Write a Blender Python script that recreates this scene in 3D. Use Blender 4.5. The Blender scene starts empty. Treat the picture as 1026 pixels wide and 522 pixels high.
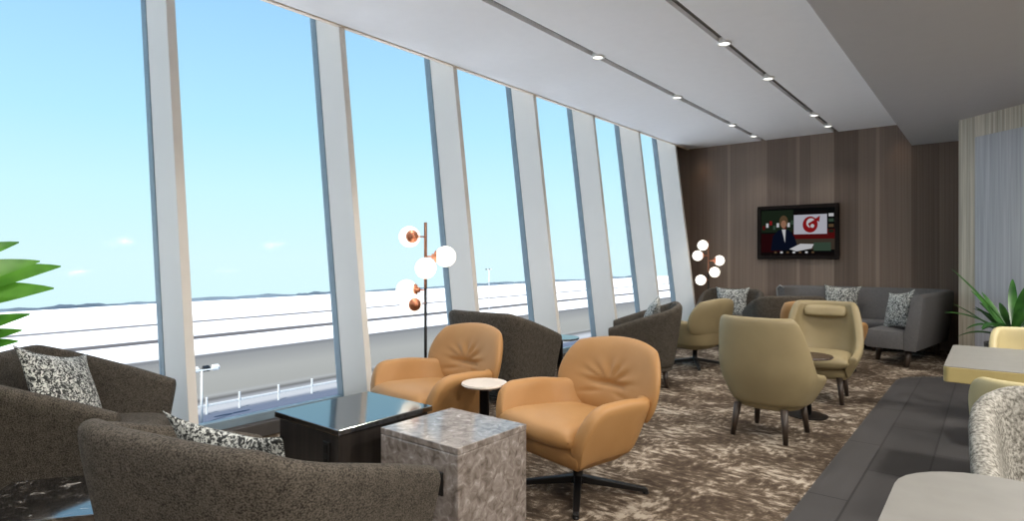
import bpy, bmesh, math, random
from mathutils import Vector, Matrix
R = math.radians
PI = math.pi
random.seed(7)
scene = bpy.context.scene
COL = scene.collection

# ------------------------------------------------------------------ camera
EYE = 1.3
FPX = 600.0
FWD = Vector((-0.6264, 0.7795, 0.0))
RGT = Vector((0.7795, 0.6264, 0.0))
cam_data = bpy.data.cameras.new('camera')
cam = bpy.data.objects.new('camera', cam_data)
COL.objects.link(cam)
cam.location = (0, 0, EYE)
cam.rotation_euler = (R(90), 0, math.atan2(-FWD.x, FWD.y))
cam_data.sensor_width = 36.0
cam_data.lens = 36.0 * FPX / 1026.0
cam_data.shift_y = -3.0 / 1026.0
cam_data.clip_start = 0.05
cam_data.clip_end = 6000
scene.camera = cam


def at(u, v, z):
    """world point at height z that the camera sees at photo pixel (u, v)"""
    zc = FPX * (EYE - z) / (v - 258.0)
    p = FWD * zc + RGT * (zc * (u - 513.0) / FPX)
    return Vector((p.x, p.y, z))


# ------------------------------------------------------------------ colour and materials
def lin(c):
    def f(x):
        x /= 255.0
        return x / 12.92 if x <= 0.04045 else ((x + 0.055) / 1.055) ** 2.4
    return (f(c[0]), f(c[1]), f(c[2]), 1.0)


def new_mat(name):
    m = bpy.data.materials.new(name)
    m.use_nodes = True
    nt = m.node_tree
    return m, nt, nt.nodes['Principled BSDF']


def plain(name, c, rough=0.5, metal=0.0, ior=1.5, emis=None, estr=0.0, var=0.06, vscale=9.0):
    m, nt, b = new_mat(name)
    b.inputs['Roughness'].default_value = rough
    b.inputs['Metallic'].default_value = metal
    b.inputs['IOR'].default_value = ior
    n = nt.nodes.new('ShaderNodeTexNoise')
    n.inputs['Scale'].default_value = vscale
    n.inputs['Detail'].default_value = 3
    tc = nt.nodes.new('ShaderNodeTexCoord')
    nt.links.new(tc.outputs['Object'], n.inputs['Vector'])
    r = nt.nodes.new('ShaderNodeValToRGB')
    l = lin(c)
    r.color_ramp.elements[0].color = tuple(x * (1 - var) for x in l[:3]) + (1,)
    r.color_ramp.elements[1].color = tuple(min(1, x * (1 + var)) for x in l[:3]) + (1,)
    r.color_ramp.elements[0].position = 0.3
    r.color_ramp.elements[1].position = 0.7
    nt.links.new(n.outputs['Fac'], r.inputs['Fac'])
    nt.links.new(r.outputs['Color'], b.inputs['Base Color'])
    if emis:
        b.inputs['Emission Color'].default_value = lin(emis)
        b.inputs['Emission Strength'].default_value = estr
    return m


def fabric(name, c1, c2, scale=260.0, bump=0.25, rough=0.9, mid=None):
    """woven cloth: two yarn colours mixed by fine noise, with a bump"""
    m, nt, b = new_mat(name)
    b.inputs['Roughness'].default_value = rough
    b.inputs['Specular IOR Level'].default_value = 0.15
    tc = nt.nodes.new('ShaderNodeTexCoord')
    n = nt.nodes.new('ShaderNodeTexNoise')
    n.inputs['Scale'].default_value = scale
    n.inputs['Detail'].default_value = 2
    n2 = nt.nodes.new('ShaderNodeTexNoise')
    n2.inputs['Scale'].default_value = scale / 6
    n2.inputs['Detail'].default_value = 3
    nt.links.new(tc.outputs['Object'], n.inputs['Vector'])
    nt.links.new(tc.outputs['Object'], n2.inputs['Vector'])
    mx = nt.nodes.new('ShaderNodeMath')
    mx.operation = 'MULTIPLY_ADD'
    mx.inputs[1].default_value = 0.2
    nt.links.new(n2.outputs['Fac'], mx.inputs[0])
    m2 = nt.nodes.new('ShaderNodeMath')
    m2.operation = 'MULTIPLY'
    m2.inputs[1].default_value = 0.8
    nt.links.new(n.outputs['Fac'], m2.inputs[0])
    nt.links.new(m2.outputs[0], mx.inputs[2])
    r = nt.nodes.new('ShaderNodeValToRGB')
    r.color_ramp.elements[0].color = lin(c1)
    r.color_ramp.elements[1].color = lin(c2)
    r.color_ramp.elements[0].position = 0.36
    r.color_ramp.elements[1].position = 0.64
    nt.links.new(mx.outputs[0], r.inputs['Fac'])
    nt.links.new(r.outputs['Color'], b.inputs['Base Color'])
    bp = nt.nodes.new('ShaderNodeBump')
    bp.inputs['Strength'].default_value = bump
    bp.inputs['Distance'].default_value = 0.004
    nt.links.new(mx.outputs[0], bp.inputs['Height'])
    nt.links.new(bp.outputs['Normal'], b.inputs['Normal'])
    return m


def speckle(name, cols, scale=60.0, detail=2.0, rough=0.85, distort=1.2, lo=0.38, hi=0.62, stretch=(1, 1, 1)):
    m, nt, b = new_mat(name)
    b.inputs['Roughness'].default_value = rough
    tc = nt.nodes.new('ShaderNodeTexCoord')
    mp = nt.nodes.new('ShaderNodeMapping')
    mp.inputs['Scale'].default_value = stretch
    n = nt.nodes.new('ShaderNodeTexNoise')
    n.inputs['Scale'].default_value = scale
    n.inputs['Detail'].default_value = detail
    n.inputs['Distortion'].default_value = distort
    nt.links.new(tc.outputs['Object'], mp.inputs['Vector'])
    nt.links.new(mp.outputs['Vector'], n.inputs['Vector'])
    r = nt.nodes.new('ShaderNodeValToRGB')
    els = r.color_ramp.elements
    k = len(cols)
    for i, c in enumerate(cols):
        p = lo + (hi - lo) * i / (k - 1)
        e = els[i] if i < 2 else els.new(p)
        e.position = p
        e.color = lin(c)
    nt.links.new(n.outputs['Fac'], r.inputs['Fac'])
    nt.links.new(r.outputs['Color'], b.inputs['Base Color'])
    return m, nt, b


def emission(name, c, s):
    m = bpy.data.materials.new(name)
    m.use_nodes = True
    nt = m.node_tree
    nt.nodes.clear()
    e = nt.nodes.new('ShaderNodeEmission')
    e.inputs['Color'].default_value = lin(c)
    e.inputs['Strength'].default_value = s
    o = nt.nodes.new('ShaderNodeOutputMaterial')
    nt.links.new(e.outputs[0], o.inputs[0])
    return m


def math_node(nt, op, a=None, b=None, c=None):
    n = nt.nodes.new('ShaderNodeMath')
    n.operation = op
    for i, x in enumerate((a, b, c)):
        if x is None:
            continue
        if isinstance(x, (int, float)):
            n.inputs[i].default_value = x
        else:
            nt.links.new(x, n.inputs[i])
    return n.outputs[0]


def mat_wood_panels():
    """veneer wall: upright boards of different browns with fine vertical grain"""
    m, nt, b = new_mat('brown_veneer_wall')
    b.inputs['Roughness'].default_value = 0.55
    b.inputs['Specular IOR Level'].default_value = 0.3
    tc = nt.nodes.new('ShaderNodeTexCoord')
    sp = nt.nodes.new('ShaderNodeSeparateXYZ')
    nt.links.new(tc.outputs['Object'], sp.inputs[0])
    x = math_node(nt, 'SUBTRACT', sp.outputs['X'], sp.outputs['Y'])
    board = math_node(nt, 'FLOOR', math_node(nt, 'DIVIDE', x, 0.33))
    wn = nt.nodes.new('ShaderNodeTexWhiteNoise')
    wn.noise_dimensions = '1D'
    nt.links.new(board, wn.inputs['W'])
    cb = nt.nodes.new('ShaderNodeCombineXYZ')
    nt.links.new(math_node(nt, 'MULTIPLY', x, 55.0), cb.inputs['X'])
    nt.links.new(math_node(nt, 'MULTIPLY', sp.outputs['Z'], 0.35), cb.inputs['Y'])
    n = nt.nodes.new('ShaderNodeTexNoise')
    n.inputs['Scale'].default_value = 1.0
    n.inputs['Detail'].default_value = 4
    nt.links.new(cb.outputs[0], n.inputs['Vector'])
    f = math_node(nt, 'MULTIPLY_ADD', n.outputs['Fac'], 0.55, math_node(nt, 'MULTIPLY', wn.outputs['Value'], 0.48))
    # slim paler inlay strips about every 1.1 m
    fr = math_node(nt, 'FRACT', math_node(nt, 'DIVIDE', math_node(nt, 'ADD', x, 13.845 + 10.95), 1.095))
    f = math_node(nt, 'ADD', f, math_node(nt, 'MULTIPLY', math_node(nt, 'LESS_THAN', fr, 0.045), 0.26))
    r = nt.nodes.new('ShaderNodeValToRGB')
    els = r.color_ramp.elements
    els[0].position = 0.15
    els[0].color = lin((92, 79, 70))
    els[1].position = 0.95
    els[1].color = lin((152, 136, 122))
    e = els.new(0.5)
    e.color = lin((120, 104, 93))
    nt.links.new(f, r.inputs['Fac'])
    nt.links.new(r.outputs['Color'], b.inputs['Base Color'])
    return m


def mat_fluted(name, c1, c2, rough=0.5):
    m, nt, b = new_mat(name)
    b.inputs['Roughness'].default_value = rough
    tc = nt.nodes.new('ShaderNodeTexCoord')
    mp = nt.nodes.new('ShaderNodeMapping')
    mp.inputs['Scale'].default_value = (38, 38, 0.8)
    n = nt.nodes.new('ShaderNodeTexNoise')
    n.inputs['Scale'].default_value = 1.0
    n.inputs['Detail'].default_value = 4
    nt.links.new(tc.outputs['Object'], mp.inputs[0])
    nt.links.new(mp.outputs[0], n.inputs['Vector'])
    r = nt.nodes.new('ShaderNodeValToRGB')
    r.color_ramp.elements[0].position = 0.32
    r.color_ramp.elements[0].color = lin(c1)
    r.color_ramp.elements[1].position = 0.68
    r.color_ramp.elements[1].color = lin(c2)
    nt.links.new(n.outputs['Fac'], r.inputs['Fac'])
    nt.links.new(r.outputs['Color'], b.inputs['Base Color'])
    return m


def mat_carpet():
    """brown loop carpet with broken cream strokes running both ways"""
    m, nt, b = new_mat('carpet')
    b.inputs['Roughness'].default_value = 0.95
    b.inputs['Specular IOR Level'].default_value = 0.05
    tc = nt.nodes.new('ShaderNodeTexCoord')

    def stroke(scale, seed):
        mp = nt.nodes.new('ShaderNodeMapping')
        mp.inputs['Scale'].default_value = scale
        mp.inputs['Location'].default_value = (seed, seed * 2.3, 0)
        n = nt.nodes.new('ShaderNodeTexNoise')
        n.inputs['Scale'].default_value = 1.0
        n.inputs['Detail'].default_value = 4
        n.inputs['Roughness'].default_value = 0.62
        nt.links.new(tc.outputs['Object'], mp.inputs[0])
        nt.links.new(mp.outputs[0], n.inputs['Vector'])
        return n.outputs['Fac']
    a = stroke((12, 24, 1), 3.1)
    c = stroke((24, 12, 1), 9.7)
    # square fields about half a metre wide turn the stroke direction
    ck = nt.nodes.new('ShaderNodeTexNoise')
    ck.inputs['Scale'].default_value = 3.4
    ck.inputs['Detail'].default_value = 2
    nt.links.new(tc.outputs['Object'], ck.inputs['Vector'])
    s = nt.nodes.new('ShaderNodeMapRange')
    s.inputs['From Min'].default_value = 0.42
    s.inputs['From Max'].default_value = 0.54
    nt.links.new(ck.outputs['Fac'], s.inputs['Value'])
    sv = s.outputs['Result']
    mixv = math_node(nt, 'ADD', math_node(nt, 'MULTIPLY', a, sv),
                     math_node(nt, 'MULTIPLY', c, math_node(nt, 'SUBTRACT', 1.0, sv)))
    big = nt.nodes.new('ShaderNodeTexNoise')
    big.inputs['Scale'].default_value = 3.0
    big.inputs['Detail'].default_value = 3
    nt.links.new(tc.outputs['Object'], big.inputs['Vector'])
    fine = nt.nodes.new('ShaderNodeTexNoise')
    fine.inputs['Scale'].default_value = 140
    nt.links.new(tc.outputs['Object'], fine.inputs['Vector'])
    v = math_node(nt, 'MULTIPLY_ADD', big.outputs['Fac'], 0.40, math_node(nt, 'MULTIPLY', mixv, 0.70))
    v = math_node(nt, 'MULTIPLY_ADD', fine.outputs['Fac'], 0.18, v)
    r = nt.nodes.new('ShaderNodeValToRGB')
    els = r.color_ramp.elements
    els[0].position = 0.52
    els[0].color = lin((70, 59, 50))
    els[1].position = 0.76
    els[1].color = lin((180, 168, 152))
    e = els.new(0.63)
    e.color = lin((90, 78, 66))
    e = els.new(0.68)
    e.color = lin((124, 111, 97))
    nt.links.new(v, r.inputs['Fac'])
    nt.links.new(r.outputs['Color'], b.inputs['Base Color'])
    return m


def mat_walkway():
    m, nt, b = new_mat('grey_walkway')
    b.inputs['Roughness'].default_value = 0.6
    b.inputs['Specular IOR Level'].default_value = 0.25
    tc = nt.nodes.new('ShaderNodeTexCoord')
    br = nt.nodes.new('ShaderNodeTexBrick')
    mp = nt.nodes.new('ShaderNodeMapping')
    mp.inputs['Rotation'].default_value = (0, 0, R(90))
    nt.links.new(tc.outputs['Object'], mp.inputs[0])
    nt.links.new(mp.outputs[0], br.inputs['Vector'])
    br.inputs['Color1'].default_value = lin((66, 64, 64))
    br.inputs['Color2'].default_value = lin((72, 70, 70))
    br.inputs['Mortar'].default_value = lin((50, 48, 48))
    br.inputs['Scale'].default_value = 1.0
    br.inputs['Mortar Size'].default_value = 0.006
    br.inputs['Brick Width'].default_value = 1.2
    br.inputs['Row Height'].default_value = 0.3
    nt.links.new(br.outputs['Color'], b.inputs['Base Color'])
    return m


def mat_ground():
    """snow fields, taxiway, kerb strips and painted building shade of the airfield, laid out by distance from the building"""
    m, nt, b = new_mat('airfield_ground')
    b.inputs['Roughness'].default_value = 0.9
    b.inputs['Specular IOR Level'].default_value = 0.05
    tc = nt.nodes.new('ShaderNodeTexCoord')
    sp = nt.nodes.new('ShaderNodeSeparateXYZ')
    nt.links.new(tc.outputs['Object'], sp.inputs[0])
    d = math_node(nt, 'MULTIPLY', sp.outputs['X'], -1.0)
    mp = nt.nodes.new('ShaderNodeMapping')
    mp.inputs['Scale'].default_value = (0.14, 0.02, 1)
    nt.links.new(tc.outputs['Object'], mp.inputs[0])
    n = nt.nodes.new('ShaderNodeTexNoise')
    n.inputs['Scale'].default_value = 1.0
    n.inputs['Detail'].default_value = 5
    nt.links.new(mp.outputs[0], n.inputs['Vector'])
    wob = math_node(nt, 'MULTIPLY_ADD', math_node(nt, 'SUBTRACT', n.outputs['Fac'], 0.5), 0.05, 1.0)
    dd = math_node(nt, 'MULTIPLY', d, wob)
    f = math_node(nt, 'DIVIDE', math_node(nt, 'LOGARITHM', math_node(nt, 'MAXIMUM', dd, 4.0), 10.0), 4.0)
    r = nt.nodes.new('ShaderNodeValToRGB')
    els = r.color_ramp.elements
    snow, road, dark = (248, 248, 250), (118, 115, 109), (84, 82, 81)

    def X(v):
        u = 240.0
        rr = (u - 513) / FPX
        dx = FWD.x + RGT.x * rr
        return -dx * DROP / ((v - 258) / FPX + SLOPE * dx)
    bands = [(0, (240, 240, 244)), (33.0, (240, 240, 244)), (34.0, (84, 90, 104)), (X(410), (84, 90, 104)), (X(409), (146, 145, 146)), (X(399), (146, 145, 146)), (X(398), (78, 75, 73)),  # nearest snow is unseen, added to bounce light up; blue-grey band paints building shade
             (X(393), (80, 77, 75)), (X(392.4), (132, 130, 128)), (X(391), road), (X(372), (123, 120, 114)), (X(354), (104, 102, 100)),
             (X(353.5), (92, 90, 90)), (X(350), (96, 94, 94)), (X(349.5), snow), (X(336.2), snow), (X(335.6), (84, 80, 80)),
             (X(331.8), (84, 80, 80)), (X(331.2), snow), (X(319.9), snow), (X(319.5), (96, 92, 92)), (X(317.8), (96, 92, 92)), (X(317.4), snow)]
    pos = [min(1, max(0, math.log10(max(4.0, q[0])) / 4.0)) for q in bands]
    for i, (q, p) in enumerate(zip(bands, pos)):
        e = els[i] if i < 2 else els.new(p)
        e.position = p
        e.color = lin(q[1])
    nt.links.new(f, r.inputs['Fac'])
    # dark scrub and huts poking through the far snow
    mp2 = nt.nodes.new('ShaderNodeMapping')
    mp2.inputs['Scale'].default_value = (0.012, 0.02, 1)
    nt.links.new(tc.outputs['Object'], mp2.inputs[0])
    n2 = nt.nodes.new('ShaderNodeTexNoise')
    n2.inputs['Scale'].default_value = 1.0
    n2.inputs['Detail'].default_value = 6
    nt.links.new(mp2.outputs[0], n2.inputs['Vector'])
    far = math_node(nt, 'MULTIPLY', math_node(nt, 'GREATER_THAN', n2.outputs['Fac'], 0.63), math_node(nt, 'GREATER_THAN', d, X(316)))
    mix = nt.nodes.new('ShaderNodeMix')
    mix.data_type = 'RGBA'
    nt.links.new(math_node(nt, 'MULTIPLY', far, 0.6), mix.inputs['Factor'])
    nt.links.new(r.outputs['Color'], mix.inputs[6])
    mix.inputs[7].default_value = lin((112, 108, 112))
    nt.links.new(mix.outputs[2], b.inputs['Base Color'])
    return m


def mat_glass():
    m = bpy.data.materials.new('window_glass')
    m.use_nodes = True
    nt = m.node_tree
    nt.nodes.clear()
    o = nt.nodes.new('ShaderNodeOutputMaterial')
    t = nt.nodes.new('ShaderNodeBsdfTransparent')
    t.inputs['Color'].default_value = (0.985, 0.992, 0.992, 1)
    g = nt.nodes.new('ShaderNodeBsdfGlossy')
    g.inputs['Roughness'].default_value = 0.02
    fr = nt.nodes.new('ShaderNodeFresnel')
    fr.inputs['IOR'].default_value = 1.05
    mx = nt.nodes.new('ShaderNodeMixShader')
    nt.links.new(fr.outputs[0], mx.inputs[0])
    nt.links.new(t.outputs[0], mx.inputs[1])
    nt.links.new(g.outputs[0], mx.inputs[2])
    nt.links.new(mx.outputs[0], o.inputs[0])
    return m


def mat_leather(name, c, c2):
    m, nt, b = new_mat(name)
    b.inputs['Roughness'].default_value = 0.48
    b.inputs['Specular IOR Level'].default_value = 0.35
    tc = nt.nodes.new('ShaderNodeTexCoord')
    n = nt.nodes.new('ShaderNodeTexNoise')
    n.inputs['Scale'].default_value = 4
    n.inputs['Detail'].default_value = 4
    v = nt.nodes.new('ShaderNodeTexVoronoi')
    v.inputs['Scale'].default_value = 320
    nt.links.new(tc.outputs['Object'], n.inputs['Vector'])
    nt.links.new(tc.outputs['Object'], v.inputs['Vector'])
    r = nt.nodes.new('ShaderNodeValToRGB')
    r.color_ramp.elements[0].color = lin(c)
    r.color_ramp.elements[1].color = lin(c2)
    r.color_ramp.elements[0].position = 0.35
    r.color_ramp.elements[1].position = 0.65
    nt.links.new(n.outputs['Fac'], r.inputs['Fac'])
    nt.links.new(r.outputs['Color'], b.inputs['Base Color'])
    bp = nt.nodes.new('ShaderNodeBump')
    bp.inputs['Strength'].default_value = 0.08
    bp.inputs['Distance'].default_value = 0.002
    nt.links.new(v.outputs['Distance'], bp.inputs['Height'])
    nt.links.new(bp.outputs['Normal'], b.inputs['Normal'])
    return m


def mat_leaf(name, c1, c2):
    m, nt, b = new_mat(name)
    b.inputs['Roughness'].default_value = 0.35
    tc = nt.nodes.new('ShaderNodeTexCoord')
    n = nt.nodes.new('ShaderNodeTexNoise')
    n.inputs['Scale'].default_value = 6
    nt.links.new(tc.outputs['Object'], n.inputs['Vector'])
    r = nt.nodes.new('ShaderNodeValToRGB')
    r.color_ramp.elements[0].color = lin(c1)
    r.color_ramp.elements[1].color = lin(c2)
    r.color_ramp.elements[0].position = 0.35
    r.color_ramp.elements[1].position = 0.65
    nt.links.new(n.outputs['Fac'], r.inputs['Fac'])
    nt.links.new(r.outputs['Color'], b.inputs['Base Color'])
    tr = nt.nodes.new('ShaderNodeBsdfTranslucent')
    nt.links.new(r.outputs['Color'], tr.inputs['Color'])
    mx = nt.nodes.new('ShaderNodeMixShader')
    mx.inputs[0].default_value = 0.4
    out = nt.nodes['Material Output']
    nt.links.new(b.outputs[0], mx.inputs[1])
    nt.links.new(tr.outputs[0], mx.inputs[2])
    nt.links.new(mx.outputs[0], out.inputs[0])
    return m


SLOPE = 0.0686      # the airfield falls away from the building
DROP = 8.0          # eye level above the airfield at the building

M = {}
M['ceiling'] = plain('ceiling_paint', (238, 237, 236), 0.8, var=0.01)
M['bulkhead'] = plain('bulkhead_paint', (180, 179, 180), 0.8, var=0.01)
M['plaster'] = plain('plaster', (170, 165, 158), 0.85, var=0.03)
M['cream'] = plain('cream_trim', (240, 226, 208), 0.6, var=0.02)
M['track'] = plain('grey_track', (120, 118, 116), 0.6)
M['white_metal'] = plain('white_metal', (235, 235, 232), 0.4)
M['fin'] = plain('fin_paint', (234, 229, 222), 0.55, var=0.02, vscale=2)
M['frame'] = plain('blue_grey_frame', (128, 146, 158), 0.45)
M['sill'] = plain('dark_sill', (78, 74, 72), 0.6)
M['veneer'] = mat_wood_panels()
M['fluted'] = mat_fluted('pale_fluted_wall', (150, 142, 127), (196, 188, 171))
M['bluesheen'] = mat_fluted('pale_blue_sheen', (152, 153, 160), (176, 177, 182), 0.35)
M['carpet'] = mat_carpet()
M['walkway'] = mat_walkway()
M['border'] = speckle('speckled_border', [(30, 27, 25), (62, 56, 50), (140, 132, 120)], 40, 2, 0.9, 1.0, 0.4, 0.66)[0]
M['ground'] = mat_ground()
M['hills'] = plain('distant_hills', (78, 92, 104), 0.95, var=0.1, vscale=0.01)
M['glass'] = mat_glass()
M['tub'] = fabric('dark_taupe_weave', (48, 44, 39), (104, 97, 88), 200, 0.5)
M['boucle'] = fabric('pale_boucle', (96, 93, 86), (172, 169, 161), 90, 0.9)
M['sofa'] = fabric('charcoal_sofa_cloth', (92, 91, 92), (114, 113, 113), 260, 0.2)
M['piping'] = plain('pale_piping', (150, 152, 152), 0.7)
M['beige'] = mat_leather('olive_beige_hide', (144, 130, 98), (152, 138, 105))
M['palebeige'] = mat_leather('pale_olive_hide', (178, 166, 126), (186, 174, 134))
M['leather'] = mat_leather('tan_leather', (176, 131, 81), (184, 139, 89))
M['black_metal'] = plain('black_metal', (26, 25, 25), 0.4, 0.4)
M['dark_wood'] = mat_fluted('dark_wood_leg', (44, 35, 29), (66, 54, 45), 0.45)
M['cushion'] = speckle('leafy_cushion', [(40, 42, 42), (74, 76, 74), (176, 178, 174), (216, 218, 212)], 72, 2.5, 0.9, 1.3, 0.41, 0.60)[0]
M['black_wood'] = mat_fluted('black_oak', (30, 26, 24), (52, 46, 42), 0.4)
M['black_glass'] = plain('black_glass', (14, 16, 18), 0.09, ior=4.4, var=0.0)
M['granite'] = speckle('dark_granite', [(18, 18, 20), (32, 31, 31), (60, 56, 52), (160, 155, 148)], 22, 6, 0.07, 0.8, 0.45, 0.72)[0]
M['granite'].node_tree.nodes['Principled BSDF'].inputs['IOR'].default_value = 3.2
M['outlet'] = plain('outlet_plastic', (22, 21, 21), 0.45)
M['copper'] = plain('copper', (226, 150, 116), 0.38, 0.85)
M['brown_metal'] = plain('bronze_tube', (150, 106, 84), 0.4, 0.7)
M['globe'] = plain('opal_globe', (250, 250, 246), 0.3, emis=(255, 246, 226), estr=1.6)
M['lamp_glow'] = emission('lamp_glow', (255, 250, 240), 4)
M['tabletop'] = plain('grey_laminate', (138, 136, 131), 0.35, var=0.05, vscale=14)
M['table_edge'] = plain('olive_edge', (168, 152, 102), 0.5)
M['side_top'] = plain('pale_side_top', (226, 216, 204), 0.35)
M['leaf'] = mat_leaf('leaf_green', (58, 124, 30), (112, 176, 58))
M['palm'] = mat_leaf('palm_green', (40, 84, 38), (70, 120, 54))
M['pot'] = plain('dark_pot', (66, 62, 60), 0.5)
M['white_pot'] = plain('white_pot', (226, 224, 220), 0.4)
M['soil'] = plain('soil', (48, 38, 30), 0.95, var=0.3, vscale=60)
M['galv'] = plain('galvanised', (205, 207, 208), 0.5, 0.1)


def mat_marble():
    m, nt, b = speckle('grey_marble', [(104, 95, 88), (134, 124, 117), (154, 145, 139), (190, 183, 178)], 24, 10, 0.12, 0.9, 0.3, 0.74)
    return m


M['marble'] = mat_marble()


# ------------------------------------------------------------------ mesh helpers
class MB:
    def __init__(self):
        self.bm = bmesh.new()

    def box(self, c, s, rz=0.0, rot=None):
        r = bmesh.ops.create_cube(self.bm, size=1.0)
        mat = Matrix.Translation(Vector(c)) @ (rot if rot is not None else Matrix.Rotation(rz, 4, 'Z')) @ Matrix.Diagonal((s[0], s[1], s[2], 1))
        bmesh.ops.transform(self.bm, matrix=mat, verts=r['verts'])
        return r['verts']

    def loops(self, cols, closed=True, cap=True, wrap=False):
        """skin rings of points; closed = each ring is a closed loop, wrap = last ring joins the first"""
        V = [[self.bm.verts.new(p) for p in c] for c in cols]
        n = len(V[0])
        rng = range(len(V)) if wrap else range(len(V) - 1)
        for i in rng:
            a, b2 = V[i], V[(i + 1) % len(V)]
            for j in range(n if closed else n - 1):
                k = (j + 1) % n
                try:
                    self.bm.faces.new((a[j], b2[j], b2[k], a[k]))
                except ValueError:
                    pass
        if cap and closed and not wrap:
            for c in (V[0], V[-1]):
                try:
                    self.bm.faces.new(c)
                except ValueError:
                    pass
        return V

    def tube(self, pts, r, seg=12, cap=True):
        pts = [Vector(p) for p in pts]
        rs = r if isinstance(r, (list, tuple)) else [r] * len(pts)
        cols = []
        up = None
        for i, p in enumerate(pts):
            t = (pts[min(i + 1, len(pts) - 1)] - pts[max(i - 1, 0)]).normalized()
            if up is None:
                up = Vector((0, 0, 1)) if abs(t.z) < 0.9 else Vector((1, 0, 0))
            x = t.cross(up).normalized()
            y = x.cross(t).normalized()
            up = y
            cols.append([p + (x * math.cos(2 * PI * k / seg) + y * math.sin(2 * PI * k / seg)) * rs[i] for k in range(seg)])
        self.loops(cols, True, cap)

    def lathe(self, prof, c=(0, 0, 0), seg=32, cap=True):
        c = Vector(c)
        cols = [[c + Vector((r * math.cos(2 * PI * k / seg), r * math.sin(2 * PI * k / seg), z)) for k in range(seg)] for r, z in prof]
        self.loops(cols, True, cap)

    def sphere(self, c, r, seg=24, rings=14):
        rr = bmesh.ops.create_uvsphere(self.bm, u_segments=seg, v_segments=rings, radius=r)
        bmesh.ops.translate(self.bm, verts=rr['verts'], vec=Vector(c))

    def prism(self, poly, z0, z1):
        a = [self.bm.verts.new((p[0], p[1], z0)) for p in poly]
        b2 = [self.bm.verts.new((p[0], p[1], z1)) for p in poly]
        n = len(poly)
        self.bm.faces.new(a[::-1])
        self.bm.faces.new(b2)
        for i in range(n):
            j = (i + 1) % n
            self.bm.faces.new((a[i], a[j], b2[j], b2[i]))

    def build(self, name, mat, parent=None, bevel=0.0, smooth=False, subsurf=0, seg=2, angle=40):
        bmesh.ops.remove_doubles(self.bm, verts=self.bm.verts, dist=1e-5)
        bmesh.ops.recalc_face_normals(self.bm, faces=self.bm.faces)
        me = bpy.data.meshes.new(name)
        self.bm.to_mesh(me)
        self.bm.free()
        mats = mat if isinstance(mat, (list, tuple)) else [mat]
        for mm in mats:
            me.materials.append(mm)
        o = bpy.data.objects.new(name, me)
        COL.objects.link(o)
        if parent is not None:
            o.parent = parent
        if smooth:
            for p in me.polygons:
                p.use_smooth = True
        if bevel:
            md = o.modifiers.new('bevel', 'BEVEL')
            md.width = bevel
            md.segments = seg
            md.limit_method = 'ANGLE'
            md.angle_limit = R(angle)
        if subsurf:
            md = o.modifiers.new('subsurf', 'SUBSURF')
            md.levels = subsurf
            md.render_levels = subsurf
        return o


def tag(o, label, cat, group=None, kind=None):
    o['label'] = label
    o['category'] = cat
    if group:
        o['group'] = group
    if kind:
        o['kind'] = kind
    return o


def struct(o):
    o['kind'] = 'structure'
    return o


def thing(name, label, cat, loc=(0, 0, 0), rz=0.0, group=None):
    o = bpy.data.objects.new(name, None)
    o.empty_display_size = 0.1
    COL.objects.link(o)
    o.location = loc
    o.rotation_euler = (0, 0, rz)
    return tag(o, label, cat, group)


KIDS = {}


def copy_tree(src, label=None, loc=None, rz=None, parent=None, group=None):
    c = src.copy()
    COL.objects.link(c)
    if parent is None:
        c.scale = (1, 1, 1)
    if parent is not None:
        c.parent = parent
    if label:
        c['label'] = label
    if group:
        c['group'] = group
    if loc is not None:
        c.location = loc
    if rz is not None:
        c.rotation_euler = (0, 0, rz)
    for ch in [k for k in list(scene.objects) if k.parent == src]:
        copy_tree(ch, parent=c)
    return c


def face(fx, fy):
    return math.atan2(fx, -fy)


def smooth01(t):
    t = max(0.0, min(1.0, t))
    return t * t * (3 - 2 * t)


def pad(mb, nu, nv, fmap, k=0.5, edge=4.0, pw=0.5):
    """closed cushion over (u, v) in [-1, 1]^2; fmap(x, y, n) places a point, n in [-1, 1] is the thickness"""
    def grid(sign):
        rows = []
        for j in range(nv + 1):
            v = -1 + 2 * j / nv
            v = math.sin(v * PI / 2) * 0.6 + v * 0.4
            row = []
            for i in range(nu + 1):
                u = -1 + 2 * i / nu
                u = math.sin(u * PI / 2) * 0.6 + u * 0.4
                x = u * math.sqrt(max(0, 1 - k * v * v / 2))
                y = v * math.sqrt(max(0, 1 - k * u * u / 2))
                n = sign * (max(0, 1 - abs(u) ** edge) * max(0, 1 - abs(v) ** edge)) ** pw
                row.append(Vector(fmap(x, y, n)))
            rows.append(row)
        return rows
    for s in (1, -1):
        mb.loops(grid(s), closed=False, cap=False)


def u_path(a, b, arm, n=24, p=0.8, flare=0.0):
    """U-shaped plan from the right arm's front end round the back to the left arm's front; the front is -y"""
    pts = []
    m = 5
    for i in range(m):
        t = i / m
        pts.append((a + flare * (1 - t), -arm * (1 - t)))
        if i == 0:
            pts.append((a + flare, -arm + 0.006))
            pts.append((a + flare, -arm + 0.02))
    for i in range(n + 1):
        th = PI * i / n
        c, s = math.cos(th), math.sin(th)
        pts.append((a * (1 if c >= 0 else -1) * abs(c) ** p, b * abs(s) ** p))
    for i in range(1, m + 1):
        t = i / m
        if i == m:
            pts.append((-a - flare, -arm + 0.02))
            pts.append((-a - flare, -arm + 0.006))
        pts.append((-a - flare * t, -arm * t))
    L = [0.0]
    for i in range(1, len(pts)):
        L.append(L[-1] + math.hypot(pts[i][0] - pts[i - 1][0], pts[i][1] - pts[i - 1][1]))
    return pts, [2 * l / L[-1] - 1 for l in L]


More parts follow.
